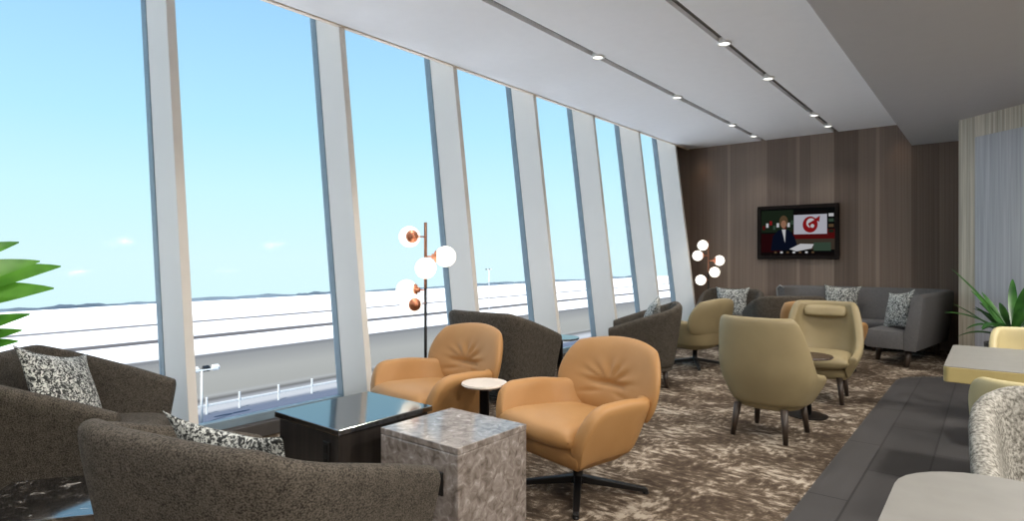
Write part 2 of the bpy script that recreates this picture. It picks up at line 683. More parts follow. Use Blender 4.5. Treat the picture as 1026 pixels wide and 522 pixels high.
def shell(mb, pts, ss, H, z0, zin, thick, scale, nz=7, shift=lambda z: 0.0):
    """upholstered wrap-round shell: H(s) rim height, scale(z) -> (sx, sy), shift(z) leans the shell along +y"""
    n = len(pts)
    cols = []
    for i in range(n):
        x, y = pts[i]
        ax, ay = pts[max(i - 1, 0)]
        bx, by = pts[min(i + 1, n - 1)]
        tx, ty = bx - ax, by - ay
        l = math.hypot(tx, ty) or 1
        nx, ny = -ty / l, tx / l           # inward
        if nx * (0 - x) + ny * (-0.05 - y) < 0:
            nx, ny = -nx, -ny
        h = H(ss[i])
        col = []

        def P(z, off, dz=0.0):
            sx, sy = scale(z)
            return Vector((x * sx + nx * off, y * sy + ny * off + shift(z), z + dz))
        for j in range(nz):
            z = z0 + (h - thick * 0.45 - z0) * j / (nz - 1)
            col.append(P(z, 0))
        zt = h - thick * 0.45
        col.append(P(zt, thick * 0.14, thick * 0.32))
        col.append(P(zt, thick * 0.5, thick * 0.45))
        col.append(P(zt, thick * 0.86, thick * 0.32))
        for j in range(nz):
            z = zt + (zin - zt) * j / (nz - 1)
            col.append(P(z, thick))
        cols.append(col)
    mb.loops(cols, True, True)


# ------------------------------------------------------------------ room shell
CEIL = 3.23
LOW = 2.91
SILL = 0.1
HEAD = 3.62
XB = -0.915           # edge of the lower ceiling
YF = 10.3             # television wall
LEAN = 0.127
XW = -4.205           # glass plane at floor level


def wx(z):
    return XW - LEAN * z


b = MB()
b.box((0.4, 3.2, -0.05), (10.0, 14.4, 0.1))
struct(b.build('floor', M['carpet']))

# walkway with a rounded far corner and its speckled border
def walk_outline(off):
    x0, x1, y1, r = -0.80 - off * 0.04, 0.45, 7.95 + off, 0.55 + off * 0.6
    pts = [(x0, -3.8), (x1, -3.8), (x1, y1)]
    for i in range(13):
        t = PI / 2 + (PI / 2) * i / 12
        pts.append((x0 + r + r * math.cos(t), y1 - r + r * math.sin(t)))
    return pts


b = MB()
b.prism(walk_outline(0.14), 0.0, 0.003)
struct(b.build('floor_border', M['border']))
b = MB()
b.prism(walk_outline(0.0), 0.003, 0.007)
struct(b.build('floor_walkway', M['walkway']))

# ceiling: boards with two lighting slots between them
b = MB()
tracks = (-2.96, -1.885)
edges = [-4.23, tracks[0] - 0.035, tracks[0] + 0.035, tracks[1] - 0.035, tracks[1] + 0.035, XB + 0.3]
for i in (0, 2, 4):
    b.box(((edges[i] + edges[i + 1]) / 2, 3.2, CEIL + 0.03), (edges[i + 1] - edges[i], 14.4, 0.06))
b.box((-2.4, 3.2, CEIL + 0.11), (3.6, 14.4, 0.06))
b.box((-2.6, 3.2, HEAD + 0.03), (4.6, 14.4, 0.1))
struct(b.build('ceiling', M['ceiling']))
b = MB()
b.box(((XB + 5.3) / 2, 3.2, LOW + 0.22), (5.3 - XB, 14.4, 0.44))
struct(b.build('ceiling_lower', M['bulkhead'], bevel=0.008))
for i, tx in enumerate(tracks):
    b = MB()
    b.box((tx, 3.2, CEIL + 0.055), (0.07, 14.3, 0.03))
    struct(b.build('trim_%d' % (i + 1), M['track']))
b = MB()
b.box((-4.245, 3.2, CEIL + 0.07), (0.05, 14.4, 0.16))
struct(b.build('trim_3', M['cream'], bevel=0.006))

# walls
b = MB()
b.loops([[Vector((x, y, z)) for (x, z) in ((wx(0) - 0.05, 0), (5.4, 0), (5.4, HEAD + 0.05), (wx(HEAD) - 0.05, HEAD + 0.05))] for y in (YF, YF + 0.2)])
struct(b.build('wall_far', M['veneer']))
b = MB()
A, B2 = Vector((-0.317, 8.78)), Vector((0.233, 8.27))
dg = (B2 - A).normalized()
E2 = A + dg * 6.5
b.prism([(A.x, A.y), (E2.x, E2.y), (E2.x + 0.6, E2.y + 0.6), (A.x + 0.04, YF)], 0.0, LOW)
struct(b.build('wall_diagonal', M['fluted']))
nrm = Vector((dg.y, -dg.x))
if nrm.y > 0:
    nrm = -nrm
p0 = A + dg * 0.22
p1 = A + dg * 3.2
b = MB()  # thin panel standing in for a bluish reflection on the wall
b.prism([(p0.x, p0.y), (p1.x, p1.y), (p1.x + nrm.x * 0.012, p1.y + nrm.y * 0.012), (p0.x + nrm.x * 0.012, p0.y + nrm.y * 0.012)], 0.05, LOW - 0.24)
struct(b.build('wall_sheen_panel', M['bluesheen'], bevel=0.003))
b = MB()
b.box((5.3, 3.2, 1.6), (0.2, 14.4, 3.4))
struct(b.build('wall_right', M['plaster']))
b = MB()
b.box((0.6, -4.1, 1.6), (10.6, 0.2, 3.4))
struct(b.build('wall_near', M['plaster']))
# low dark wall under the glass
b = MB()
b.box((XW - 0.03, 3.2, SILL / 2), (0.22, 14.4, SILL))
struct(b.build('wall_left', M['sill'], bevel=0.006))
# timber-clad last bay between the last fin and the television wall
FIN0, FSP = 1.632, 1.349
fins = [FIN0 + FSP * k for k in range(-4, 7)]
b = MB()
y0 = fins[-1] + 0.05
b.loops([[Vector((wx(z) + dx, y, z)) for (dx, z) in ((-0.06, SILL), (0.02, SILL), (0.02, HEAD), (-0.06, HEAD))] for y in (y0, YF + 0.02)])
struct(b.build('wall_corner', M['veneer']))
b = MB()
b.loops([[Vector((wx(z) + dx, y, z)) for (dx, z) in ((-0.06, SILL), (0.02, SILL), (0.02, HEAD), (-0.06, HEAD))] for y in (-4.1, fins[0])])
struct(b.build('wall_window_end', M['plaster']))

# windows: leaning pane, frame against the glass, deep fin on the room side
for k, fy in enumerate(fins):
    root = bpy.data.objects.new('window_%d' % (k + 1), None)
    COL.objects.link(root)
    root.location = (XW, fy, 0)
    root['kind'] = 'structure'

    def wq(dx, z):
        return (-LEAN * z + dx, z)
    b = MB()
    b.loops([[Vector((wq(dx, z)[0], y, z)) for (dx, z) in ((0.05, SILL), (0.372, SILL), (0.372, HEAD), (0.05, HEAD))] for y in (0.0, 0.058)])
    b.build('fin', M['fin'], root, bevel=0.004)
    b = MB()
    b.loops([[Vector((wq(dx, z)[0], y, z)) for (dx, z) in ((-0.03, SILL), (0.049, SILL), (0.049, HEAD), (-0.03, HEAD))] for y in (-0.004, 0.062)])
    b.build('frame_post', M['frame'], root, bevel=0.003)
    if k < len(fins) - 1:
        b = MB()
        b.loops([[Vector((wq(dx, z)[0], y, z)) for (dx, z) in ((-0.004, SILL), (0.004, SILL), (0.004, HEAD), (-0.004, HEAD))] for y in (0.062, FSP - 0.004)])
        b.build('pane', M['glass'], root)
        b = MB()
        b.box((0.0 - LEAN * 0.12, FSP / 2 + 0.029, SILL + 0.03), (0.07, FSP - 0.066, 0.06))
        b.build('bottom_rail', M['frame'], root, bevel=0.004)

# ------------------------------------------------------------------ outside
def gz(x):
    return EYE - DROP + SLOPE * x


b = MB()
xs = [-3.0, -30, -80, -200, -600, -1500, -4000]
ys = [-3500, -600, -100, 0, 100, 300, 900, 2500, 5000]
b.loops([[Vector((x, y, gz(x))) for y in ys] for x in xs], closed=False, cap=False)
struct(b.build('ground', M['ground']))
# distant range of low hills on the horizon
b = MB()
cols = []
N = 200
for i in range(N + 1):
    x, y = -3700.0 + 300 * math.sin(i * 0.21), -3200.0 + 8000.0 * i / N
    x = min(x, -1200 - 0.25 * abs(y))
    if y > 1500:
        x += (y - 1500) * 0.45
    h = 14 + 4 * math.sin(i * 0.37) + 4 * math.sin(i * 1.1 + 1) + 2 * math.sin(i * 2.7)
    g = gz(x)
    cols.append([Vector((x + 30, y, g - 40)), Vector((x, y, g + h)), Vector((x - 60, y, g + h * 0.95)), Vector((x - 300, y, g - 40))])
b.loops(cols, True, True)
struct(b.build('hills', M['hills'], smooth=True))

# ------------------------------------------------------------------ airfield lamp masts and guard rail
def mast(x, y, h, label):
    t = thing('lamp_post', label, 'lamp post', (x, y, gz(x)), 0, 'lamp posts on the airfield')
    b = MB()
    b.tube([(0, 0, 0), (0, 0, h)], [0.09, 0.06], 10)
    b.build('pole', M['galv'], t, smooth=True)
    b = MB()
    b.box((0, 0, h), (0.12, 2.1, 0.08))
    b.build('crossbar', M['galv'], t)
    for yy in (-0.95, -0.35, 0.35, 0.95):
        b = MB()
        b.box((-0.15, yy, h + 0.05), (0.3, 0.42, 0.28), rot=Matrix.Rotation(R(25), 4, 'Y'))
        b.build('floodlight', M['black_metal'] if yy in (-0.95, 0.35) else M['galv'], t, bevel=0.02)
    return t


def ground_at(u, v):
    rr = (u - 513) / FPX
    dx, dy = FWD.x + RGT.x * rr, FWD.y + RGT.y * rr
    t = DROP / ((v - 258) / FPX + SLOPE * dx)
    return dx * t, dy * t, t


x, y, t = ground_at(202, 425)
mast(x, y, (425 - 371) / FPX * t, 'short lamp post outside by the guard rail beyond the nearest big window')
x, y, t = ground_at(490, 314)
mast(x, y, (314 - 270) / FPX * t, 'tall thin floodlight mast far out on the snowy airfield')
rail = thing('guard_rail', 'low white guard rail along the edge of the apron outside', 'guard rail', (0, 0, 0))
pts = [ground_at(150, 432), ground_at(210, 416), ground_at(241, 409), ground_at(279, 401), ground_at(310, 394), ground_at(338, 388), ground_at(380, 378)]
x0 = sum(p[0] for p in pts) / len(pts)
for p in pts:
    b = MB()
    b.box((x0, p[1], gz(x0) + 0.6), (0.12, 0.12, 1.2))
    b.build('post', M['galv'], rail, bevel=0.02)
b = MB()
b.box((x0, (pts[0][1] + pts[-1][1]) / 2, gz(x0) + 0.62), (0.05, pts[-1][1] - pts[0][1] + 4, 0.16))
b.build('rail', M['galv'], rail, bevel=0.02)

# ------------------------------------------------------------------ ceiling spotlights
def spotlight(x, y, label):
    t = thing('ceiling_spotlight', label, 'ceiling light', (x, y, CEIL), 0, 'spotlights in the ceiling slots')
    b = MB()
    b.lathe([(0.060, 0.035), (0.062, -0.012), (0.056, -0.018), (0.046, -0.014), (0.044, 0.02), (0.0, 0.02)], seg=24, cap=False)
    b.build('housing', M['white_metal'], t, smooth=True)
    b = MB()
    b.lathe([(0.0005, -0.004), (0.043, -0.008), (0.043, 0.004), (0.0005, 0.004)], seg=24)
    b.build('lens', M['lamp_glow'], t)
    return t


def spot_lamp(x, y, z, power, size=R(95), col=(1, 0.93, 0.84)):
    l = bpy.data.lights.new('spot_lamp', 'SPOT')
    l.energy = power
    l.spot_size = size
    l.spot_blend = 0.7
    l.shadow_soft_size = 0.06
    l.color = col
    o = bpy.data.objects.new('spot_lamp', l)
    COL.objects.link(o)
    o.location = (x, y, z)
    return o


ranks = ['nearest visible', 'second', 'third', 'last']
for tx, ys, nm in ((tracks[0], (5.0, 6.85, 8.79, 9.8), 'window-side'), (tracks[1], (5.39, 6.74, 8.87, 9.735), 'room-side')):
    for q, y in zip(ranks, ys):
        spotlight(tx, y, 'small round spotlight, %s towards the television wall in the %s ceiling slot' % (q, nm))
        spot_lamp(tx, y, CEIL - 0.03, 70 if y < 9 else 16)
    for y in (3.1, 1.2, -0.7):  # unseen spots added to help light the room
        spotlight(tx, y, 'small round spotlight added out of view overhead in the %s ceiling slot before the seats' % nm)
        spot_lamp(tx, y, CEIL - 0.03, 70)

# ------------------------------------------------------------------ television
TX0, TX1, TZ0, TZ1 = -3.03, -1.835, 1.275, 2.135
tw, th = TX1 - TX0, TZ1 - TZ0
tv = thing('television', 'flat television in a dark frame on the brown wood wall', 'television', ((TX0 + TX1) / 2, YF - 0.035, (TZ0 + TZ1) / 2))
b = MB()
fw = 0.055
for c, s in (((0, 0, th / 2 - fw / 2), (tw, 0.07, fw)), ((0, 0, -th / 2 + fw / 2), (tw, 0.07, fw)),
             ((-tw / 2 + fw / 2, 0, 0), (fw, 0.07, th - 2 * fw)), ((tw / 2 - fw / 2, 0, 0), (fw, 0.07, th - 2 * fw))):
    b.box(c, s)
b.build('frame', plain('tv_frame', (24, 16, 13), 0.75, ior=1.3), tv, bevel=0.006)


def screen():
    """the programme on the screen: a newsreader at a desk, a board with a red emblem behind"""
    names = [((22, 24, 24), .5), ((46, 60, 44), .5), ((30, 24, 24), .5), ((20, 27, 48), .6), ((214, 214, 226), .8), ((168, 34, 38), .7),
             ((232, 232, 236), .8), ((190, 140, 112), .7), ((120, 96, 70), .6), ((120, 30, 30), .5), ((86, 110, 92), .5), ((94, 82, 70), .5), ((60, 20, 24), .5)]
    mats = [emission('screen_colour', c, s * 0.62) for c, s in names]
    b = MB()
    w, h = tw / 2 - fw, th / 2 - fw
    layer = [0]

    def poly(pts, mi):
        layer[0] += 1
        y = -0.012 - 0.0004 * layer[0]
        vs = [b.bm.verts.new((p[0] * w, y, p[1] * h)) for p in pts]
        f = b.bm.faces.new(vs)
        f.material_index = mi

    def rect(x0, z0, x1, z1, mi):
        poly([(x0, z0), (x1, z0), (x1, z1), (x0, z1)], mi)

    def disc(x, z, rx, rz, mi, a0=0, a1=360, n=20):
        poly([(x + rx * math.cos(R(a0 + (a1 - a0) * i / n)), z + rz * math.sin(R(a0 + (a1 - a0) * i / n))) for i in range(n if a1 - a0 >= 360 else n + 1)], mi)
    rect(-1, -1, 1, 1, 0)
    rect(-1, 0.0, -0.1, 0.95, 1)
    rect(-0.1, -0.3, 1, 0.1, 9)
    for i in range(9):
        rect(-0.96 + 0.1 * i, 0.12 + 0.1 * ((i * 7) % 3), -0.89 + 0.1 * i, 0.3 + 0.1 * ((i * 7) % 3), (9, 6, 5, 10, 6, 8, 9, 6, 10)[i])
    rect(-1, -0.9, -0.4, -0.05, 12)
    rect(-0.08, -0.1, 0.8, 0.72, 4)
    rect(-0.08, 0.72, 0.8, 0.86, 2)
    for i in range(4):
        rect(0.84, -0.05 + 0.22 * i, 0.97, 0.08 + 0.22 * i, (1, 8, 10, 6)[i])
    disc(0.36, 0.3, 0.2, 0.34, 5)
    disc(0.38, 0.36, 0.12, 0.2, 6)
    poly([(0.30, 0.34), (0.48, 0.5), (0.52, 0.3), (0.4, 0.05)], 5)
    disc(0.42, 0.24, 0.05, 0.08, 6)
    poly([(0.46, 0.5), (0.62, 0.66), (0.6, 0.4)], 5)
    # desk, newsreader
    rect(-0.1, -0.75, 1, -0.3, 11)
    rect(0.45, -0.8, 0.9, -0.45, 10)
    disc(-0.36, 0.46, 0.12, 0.26, 8)
    poly([(-0.72, -0.78), (-0.66, -0.15), (-0.5, 0.1), (-0.22, 0.1), (-0.06, -0.2), (0.05, -0.75)], 3)
    disc(-0.36, 0.34, 0.075, 0.17, 7)
    poly([(-0.41, 0.12), (-0.3, 0.12), (-0.32, -0.45)], 6)
    poly([(-0.2, -0.72), (0.1, -0.5), (0.46, -0.52), (0.4, -0.7), (0.0, -0.82)], 6)
    rect(-1, -1, 1, -0.86, 2)
    for i in range(7):
        rect(-0.62 + 0.17 * i, -0.9, -0.55 + 0.17 * i, -0.82, 6 if i % 2 else 8)
    o = b.build('screen', mats, tv)
    return o


screen()

# ------------------------------------------------------------------ tub armchairs
def make_tub(mat, label, group):
    t = thing('tub_armchair', label, 'armchair', (0, 0, 0), 0, group)
    pts, ss = u_path(0.465, 0.42, 0.34, 30, 0.5)
    b = MB()
    shell(b, pts, ss, lambda s: 0.83 - 0.235 * max(0.0, (abs(s) - 0.30) / 0.70) ** 1.1, 0.17, 0.30, 0.08,
          lambda z: (0.78 + 0.22 * min(1, (z - 0.17) / 0.6), 0.78 + 0.22 * min(1, (z - 0.17) / 0.6)), 8, lambda z: 0.0)
    b.build('shell', mat, t, smooth=True, subsurf=1)
    b = MB()
    b.prism([(p[0] * 0.74, p[1] * 0.76) for p in pts], 0.165, 0.30)
    b.build('seat_base', mat, t, bevel=0.02, smooth=False)
    b = MB()

    def fm(x, y, n):
        return (x * 0.325, -0.03 + y * 0.325 , 0.365 + n * 0.085)
    pad(b, 18, 18, fm, 0.25, 6, 0.4)
    b.build('seat_cushion', mat, t, smooth=True)
    for sx in (-1, 1):
        for y in (-0.22, 0.24):
            b = MB()
            b.tube([(sx * 0.26, y, 0.18), (sx * 0.285, y * 1.08, 0.0)], [0.03, 0.018], 10)
            b.build('leg', M['dark_wood'], t, smooth=True)
    return t


TG = 'dark taupe tub armchairs'
tub0 = make_tub(M['tub'], 'dark taupe tub armchair with its back to the viewer in the foreground, speckled cushion inside', TG)
tub0.location = (-1.82, 1.02, 0)
tub0.rotation_euler = (0, 0, face(-0.22, 0.975))
tub0.scale = (1.06, 1.0, 1.0)
copy_tree(tub0, 'dark taupe tub armchair beside the leafy plant, its open side turned right', (-3.60, 1.0, 0), face(0.62, 0.78))
copy_tree(tub0, 'dark taupe tub armchair seen from behind, just past the tan swivel chair at the window', (-3.52, 4.28, 0), face(-0.03, 1))
copy_tree(tub0, 'dark taupe tub armchair seen from its side behind the front tan swivel chair', (-2.89, 5.76, 0), face(-0.9, -0.43))
copy_tree(tub0, 'dark taupe tub armchair in the far window corner below the globe lamp, with a cushion', (-3.05, 8.95, 0), face(0.15, -1))
copy_tree(tub0, 'dark taupe tub armchair seen from behind in front of the television wall, without a cushion', (-2.12, 8.22, 0), face(-0.55, 0.83))
tubm = make_tub(M['boucle'], 'pale grey boucle tub armchair between the two laminate tables on the right', TG)
tubm['group'] = 'tub armchairs by the laminate tables'
tubm.location = (0.38, 2.54, 0)
tubm.rotation_euler = (0, 0, face(0.0, -1))

# ------------------------------------------------------------------ tan leather swivel armchairs
def make_swivel(mat, label, group):
    t = thing('swivel_armchair', label, 'armchair', (0, 0, 0), 0, group)
    pts, ss = u_path(0.395, 0.33, 0.35, 26, 0.8, 0.015)

    def H(s):
        a = abs(s)
        h = 0.56 + 0.02 * smooth01((a - 0.42) / 0.25)
        return h - 0.20 * max(0.0, (a - 0.86) / 0.14) ** 2.2
    b = MB()

    def sc(z):
        q = max(0, min(1, (z - 0.24) / 0.32))
        k = 0.70 + 0.34 * q ** 0.75
        return (k, 0.76 + 0.27 * q ** 0.75)
    shell(b, pts, ss, H, 0.24, 0.33, 0.082, sc, 9, lambda z: 0.10 * max(0, z - 0.42))
    b.build('shell', mat, t, smooth=True, subsurf=1)
    b = MB()
    cols = []
    for (k, z) in ((0.05, 0.19), (0.45, 0.20), (0.64, 0.225), (0.74, 0.27), (0.755, 0.34), (0.70, 0.365), (0.05, 0.37)):
        ring = [(p[0] * k, (p[1] if p[1] > 0 else p[1] * 1.14) * k, z) for p in pts]
        cols.append([Vector(r) for r in ring])
    b.loops(cols)
    b.build('bucket', mat, t, smooth=True, subsurf=1)
    b = MB()

    def fm(x, y, n):
        z = 0.385 + 0.018 * (-y) + n * 0.07 - 0.02 * max(0, -y - 0.6)
        return (x * (0.297 + 0.02 * (-y)), -0.06 + y * 0.305, z)
    pad(b, 22, 22, fm, 0.3, 6, 0.42)
    b.build('seat_cushion', mat, t, smooth=True)
    b = MB()

    def fb(x, y, n):
        w = 0.39 - 0.02 * y
        wrap = 0.10 * (abs(x) ** 2.2)
        nn = n * 0.058
        if n > 0.05:
            dx, dy = x, (y + 0.22)
            r = math.hypot(dx, dy)
            th = math.atan2(dy, dx)
            up = max(0.0, math.sin(th)) ** 0.5
            nn += 0.010 * up * math.cos(13 * th + 0.8 * math.sin(5 * th)) * math.exp(-((r - 0.34) / 0.22) ** 2)
            nn -= 0.026 * math.exp(-(dx / 0.34) ** 4 - (dy / 0.075) ** 2)
            nn -= 0.008 * math.exp(-((abs(dx) - 0.3) / 0.2) ** 2 - ((dy + 0.16 + 0.3 * abs(dx)) / 0.06) ** 2)
        z = 0.60 + y * 0.225
        yy = 0.245 + 0.07 * (y + 1) - wrap - nn
        return (x * w, yy, z + nn * 0.25)
    pad(b, 60, 52, fb, 0.66, 4, 0.5)
    b.build('backrest', mat, t, smooth=True)
    b = MB()
    b.lathe([(0.035, 0.045), (0.045, 0.06), (0.028, 0.085), (0.028, 0.19), (0.10, 0.195), (0.10, 0.21), (0.0, 0.21)], seg=20)
    b.build('column', M['black_metal'], t, smooth=True)
    for k in range(4):
        a = R(45 + 90 * k)
        d = Vector((math.cos(a), math.sin(a), 0))
        s = Vector((-d.y, d.x, 0))
        b = MB()
        cols = []
        for (r, z, w, hh) in ((0.02, 0.068, 0.022, 0.020), (0.20, 0.045, 0.019, 0.016), (0.37, 0.022, 0.016, 0.012), (0.385, 0.012, 0.014, 0.012)):
            c = d * r + Vector((0, 0, z))
            cols.append([c + s * w - Vector((0, 0, hh)), c + s * w + Vector((0, 0, hh)), c - s * w + Vector((0, 0, hh)), c - s * w - Vector((0, 0, hh))])
        b.loops(cols)
        lg = b.build('leg', M['black_metal'], t, bevel=0.004)
        b = MB()
        b.lathe([(0.016, 0.0), (0.018, 0.006), (0.014, 0.014)], c=d * 0.372, seg=14)
        b.build('glide', M['black_metal'], lg)
    return t


LG = 'tan leather swivel armchairs'
sw0 = make_swivel(M['leather'], 'front tan leather swivel armchair beside the grey marble cube, its black star base showing', LG)
sw0.location = (-1.81, 2.84, 0)
sw0.rotation_euler = (0, 0, face(-0.24, -0.97))
copy_tree(sw0, 'tan leather swivel armchair by the window, beneath the globe lamp', (-2.95, 2.86, 0), face(-0.14, -0.99))
copy_tree(sw0, 'tan leather swivel armchair almost hidden behind the beige armchair with a head roll', (-1.52, 7.55, 0), face(0.1, 1))
swb = make_swivel(M['beige'], 'olive beige swivel armchair on a black star base, facing the windows behind the tub chair', 'olive beige swivel armchairs')
swb.location = (-2.82, 7.05, 0)
swb.rotation_euler = (0, 0, face(-0.9, 0.25))

# ------------------------------------------------------------------ beige high-back armchairs with wooden legs
def make_highback(mat, label, group):
    t = thing('high_back_armchair', label, 'armchair', (0, 0, 0), 0, group)
    pts, ss = u_path(0.335, 0.30, 0.27, 26, 0.80, -0.01)

    def H(s):
        a = abs(s)
        return 0.885 - 0.40 * smooth01((a - 0.40) / 0.26) - 0.05 * max(0, (a - 0.66) / 0.34)

    def sc(z):
        z = max(0.22, min(0.9, z))
        if z < 0.52:
            q = math.sin((z - 0.22) / 0.30 * PI / 2)
            k = 0.70 + 0.32 * q
        else:
            k = 1.02 - 0.09 * ((z - 0.52) / 0.36) ** 1.4
        return (k, k)
    b = MB()
    shell(b, pts, ss, H, 0.22, 0.32, 0.07, sc, 11, lambda z: 0.17 * max(0.0, z - 0.40))
    b.build('shell', mat, t, smooth=True, subsurf=1)
    b = MB()
    b.loops([[Vector((p[0] * k, p[1] * k, z)) for p in pts] for (k, z) in ((0.05, 0.20), (0.5, 0.205), (0.66, 0.22), (0.72, 0.27), (0.70, 0.34), (0.05, 0.345))])
    b.build('underframe', mat, t, smooth=True)
    b = MB()

    def fm(x, y, n):
        return (x * 0.262, -0.045 + y * 0.275, 0.375 + n * 0.07)
    pad(b, 18, 18, fm, 0.35, 5, 0.45)
    b.build('seat_cushion', mat, t, smooth=True)
    b = MB()

    def fh(x, y, n):
        return (x * 0.185, 0.262 - 0.02 * x * x - n * 0.045 + 0.02 * y, 0.79 + y * 0.055)
    pad(b, 16, 12, fh, 0.4, 4, 0.5)
    b.build('head_roll', mat, t, smooth=True)
    for sx in (-1, 1):
        for y in (-0.20, 0.20):
            b = MB()
            b.tube([(sx * 0.165, y * 0.9, 0.235), (sx * 0.188, y * 1.08, 0.0)], [0.027, 0.017], 12)
            b.build('leg', M['dark_wood'], t, smooth=True)
    return t


BG = 'beige high-back armchairs'
hb0 = make_highback(M['beige'], 'olive beige high-back armchair on wooden legs, its back turned, in mid carpet', BG)
hb0.location = (-1.285, 4.65, 0)
hb0.rotation_euler = (0, 0, face(0.10, 1.0))
copy_tree(hb0, 'olive beige high-back armchair with a head roll, seen from its front', (-1.24, 6.12, 0), face(0.08, -1.0))

# ------------------------------------------------------------------ olive dining chairs at the right
def make_dining(mat, label, group):
    t = thing('dining_armchair', label, 'chair', (0, 0, 0), 0, group)
    pts, ss = u_path(0.29, 0.27, 0.18, 22, 0.7)
    b = MB()
    shell(b, pts, ss, lambda s: 0.80 - 0.22 * smooth01((abs(s) - 0.42) / 0.5), 0.36, 0.40, 0.05,
          lambda z: (0.90 + 0.10 * min(1, max(0, (z - 0.36) / 0.3)),) * 2, 8, lambda z: 0.10 * max(0, z - 0.45))
    b.build('shell', mat, t, smooth=True, subsurf=1)
    b = MB()
    pad(b, 16, 16, lambda x, y, n: (x * 0.25, -0.01 + y * 0.25, 0.43 + n * 0.05), 0.3, 5, 0.45)
    b.build('seat_cushion', mat, t, smooth=True)
    b = MB()
    b.prism([(p[0] * 0.86, p[1] * 0.86) for p in pts], 0.35, 0.40)
    b.build('seat_base', mat, t, bevel=0.01)
    for sx in (-1, 1):
        for y in (-0.14, 0.17):
            b = MB()
            b.tube([(sx * 0.19, y, 0.36), (sx * 0.225, y * 1.25, 0.0)], [0.022, 0.013], 10)
            b.build('leg', M['dark_wood'], t, smooth=True)
    return t


DG = 'pale olive dining armchairs by the laminate tables'
dn0 = make_dining(M['palebeige'], 'pale olive dining armchair on the far side of the laminate table, before the potted palm', DG)
dn0.location = (0.26, 5.40, 0)
dn0.rotation_euler = (0, 0, face(0, -1))
copy_tree(dn0, 'pale olive dining armchair before the laminate table, back to back with the pale boucle chair', (0.20, 3.42, 0), face(0, 1))

# ------------------------------------------------------------------ sofa
def make_sofa():
    t = thing('corner_sofa', 'charcoal corner sofa along the brown wood wall under the television', 'sofa')
    # centre line of the back's outer face, from the left end along the wall and then towards the viewer
    pts = [(-2.60, 9.86), (-2.57, 10.02), (-2.50, 10.15), (-2.36, 10.22)]
    pts += [(-2.2 + (1.45) * i / 8, 10.22) for i in range(9)]
    for i in range(1, 8):
        a = R(90 - 80 * i / 8)
        pts.append((-0.75 + 0.33 * math.cos(a), 9.90 + 0.32 * math.sin(a)))
    pts += [(-0.43 - 0.235 * i / 8, 9.87 - 1.50 * i / 8) for i in range(9)]
    n = len(pts)
    inw = []
    for i in range(n):
        ax, ay = pts[max(i - 1, 0)]
        bx, by = pts[min(i + 1, n - 1)]
        l = math.hypot(bx - ax, by - ay)
        inw.append(((by - ay) / l, -(bx - ax) / l))
    b = MB()
    cols = []
    for (x, y), (nx, ny) in zip(pts, inw):
        prof = [(0.04, 0.20), (0.0, 0.5), (-0.03, 0.82), (-0.02, 0.85), (0.02, 0.865), (0.06, 0.855), (0.08, 0.82), (0.13, 0.55), (0.16, 0.38), (0.16, 0.20)]
        cols.append([Vector((x + nx * o, y + ny * o, z)) for o, z in prof])
    b.loops(cols)
    b.build('backrest', M['sofa'], t, bevel=0.015, smooth=True, angle=60)
    b = MB()
    cols = []
    k0, k1 = 3, n - 1
    for i in range(k0, k1 + 1):
        (x, y), (nx, ny) = pts[i], inw[i]
        d = 0.62 if i < 13 else 0.60
        if 12 <= i <= 20:
            d = 0.62
        prof = [(0.165, 0.21), (0.165, 0.41), (d - 0.05, 0.425), (d - 0.01, 0.41), (d, 0.37), (d - 0.02, 0.25), (d - 0.05, 0.21)]
        cols.append([Vector((x + nx * o, y + ny * o, z)) for o, z in prof])
    b.loops(cols)
    b.build('seat', M['sofa'], t, bevel=0.02, smooth=True, angle=60)
    b = MB()
    b.tube([Vector((pts[0][0] + inw[0][0] * o, pts[0][1] - 0.004 + inw[0][1] * o, z)) for o, z in ((0.04, 0.40), (0.0, 0.5), (-0.03, 0.82), (0.02, 0.868), (0.08, 0.83))], 0.012, 8)
    b.build('piping', M['piping'], t, smooth=True)
    for (x, y, dx, dy) in ((-2.25, 9.72, 0, -0.03), (-1.3, 9.70, 0, -0.03), (-1.12, 8.9, -0.03, -0.02), (-0.78, 8.50, -0.02, -0.06), (-0.60, 9.8, 0.02, 0), (-2.3, 10.12, 0, 0)):
        b = MB()
        b.tube([(x, y, 0.22), (x + dx, y + dy, 0.0)], [0.042, 0.026], 10)
        b.build('leg', M['dark_wood'], t, smooth=True)
    return t


make_sofa()

# ------------------------------------------------------------------ cushions
def make_cushion(label, size=0.45):
    b = MB()

    def fm(x, y, n):
        e = 1 - 0.06 * (1 - abs(x) ** 2) * abs(y) - 0.06 * (1 - abs(y) ** 2) * abs(x)
        pin = 0.10 * (abs(x) * abs(y)) ** 3
        return (x * size / 2 * (1 - 0.07 * (1 - y * y) * x * x + pin), n * 0.075, y * size / 2 * (1 - 0.07 * (1 - x * x) * y * y + pin))
    pad(b, 20, 20, fm, 0.0, 2.2, 0.7)
    o = b.build('cushion', M['cushion'], None, smooth=True)
    return tag(o, label, 'cushion', 'speckled black and white cushions')


def put(o, loc, rot):
    o.location = loc
    o.rotation_euler = rot
    return o


cu0 = make_cushion('speckled black and white cushion inside the foreground tub armchair')


def cushion(label, loc, rot):
    c = cu0.copy()
    COL.objects.link(c)
    c['label'] = label
    return put(c, loc, rot)


def in_chair(chair_loc, rz, lx, ly, z, tilt, roll=0.0, yaw=0.0):
    m = Matrix.Translation(Vector(chair_loc)) @ Matrix.Rotation(rz, 4, 'Z') @ Matrix.Translation((lx, ly, z)) @ Matrix.Rotation(yaw, 4, 'Z') @ Matrix.Rotation(tilt, 4, 'X') @ Matrix.Rotation(roll, 4, 'Y')
    return m.to_translation(), m.to_euler()


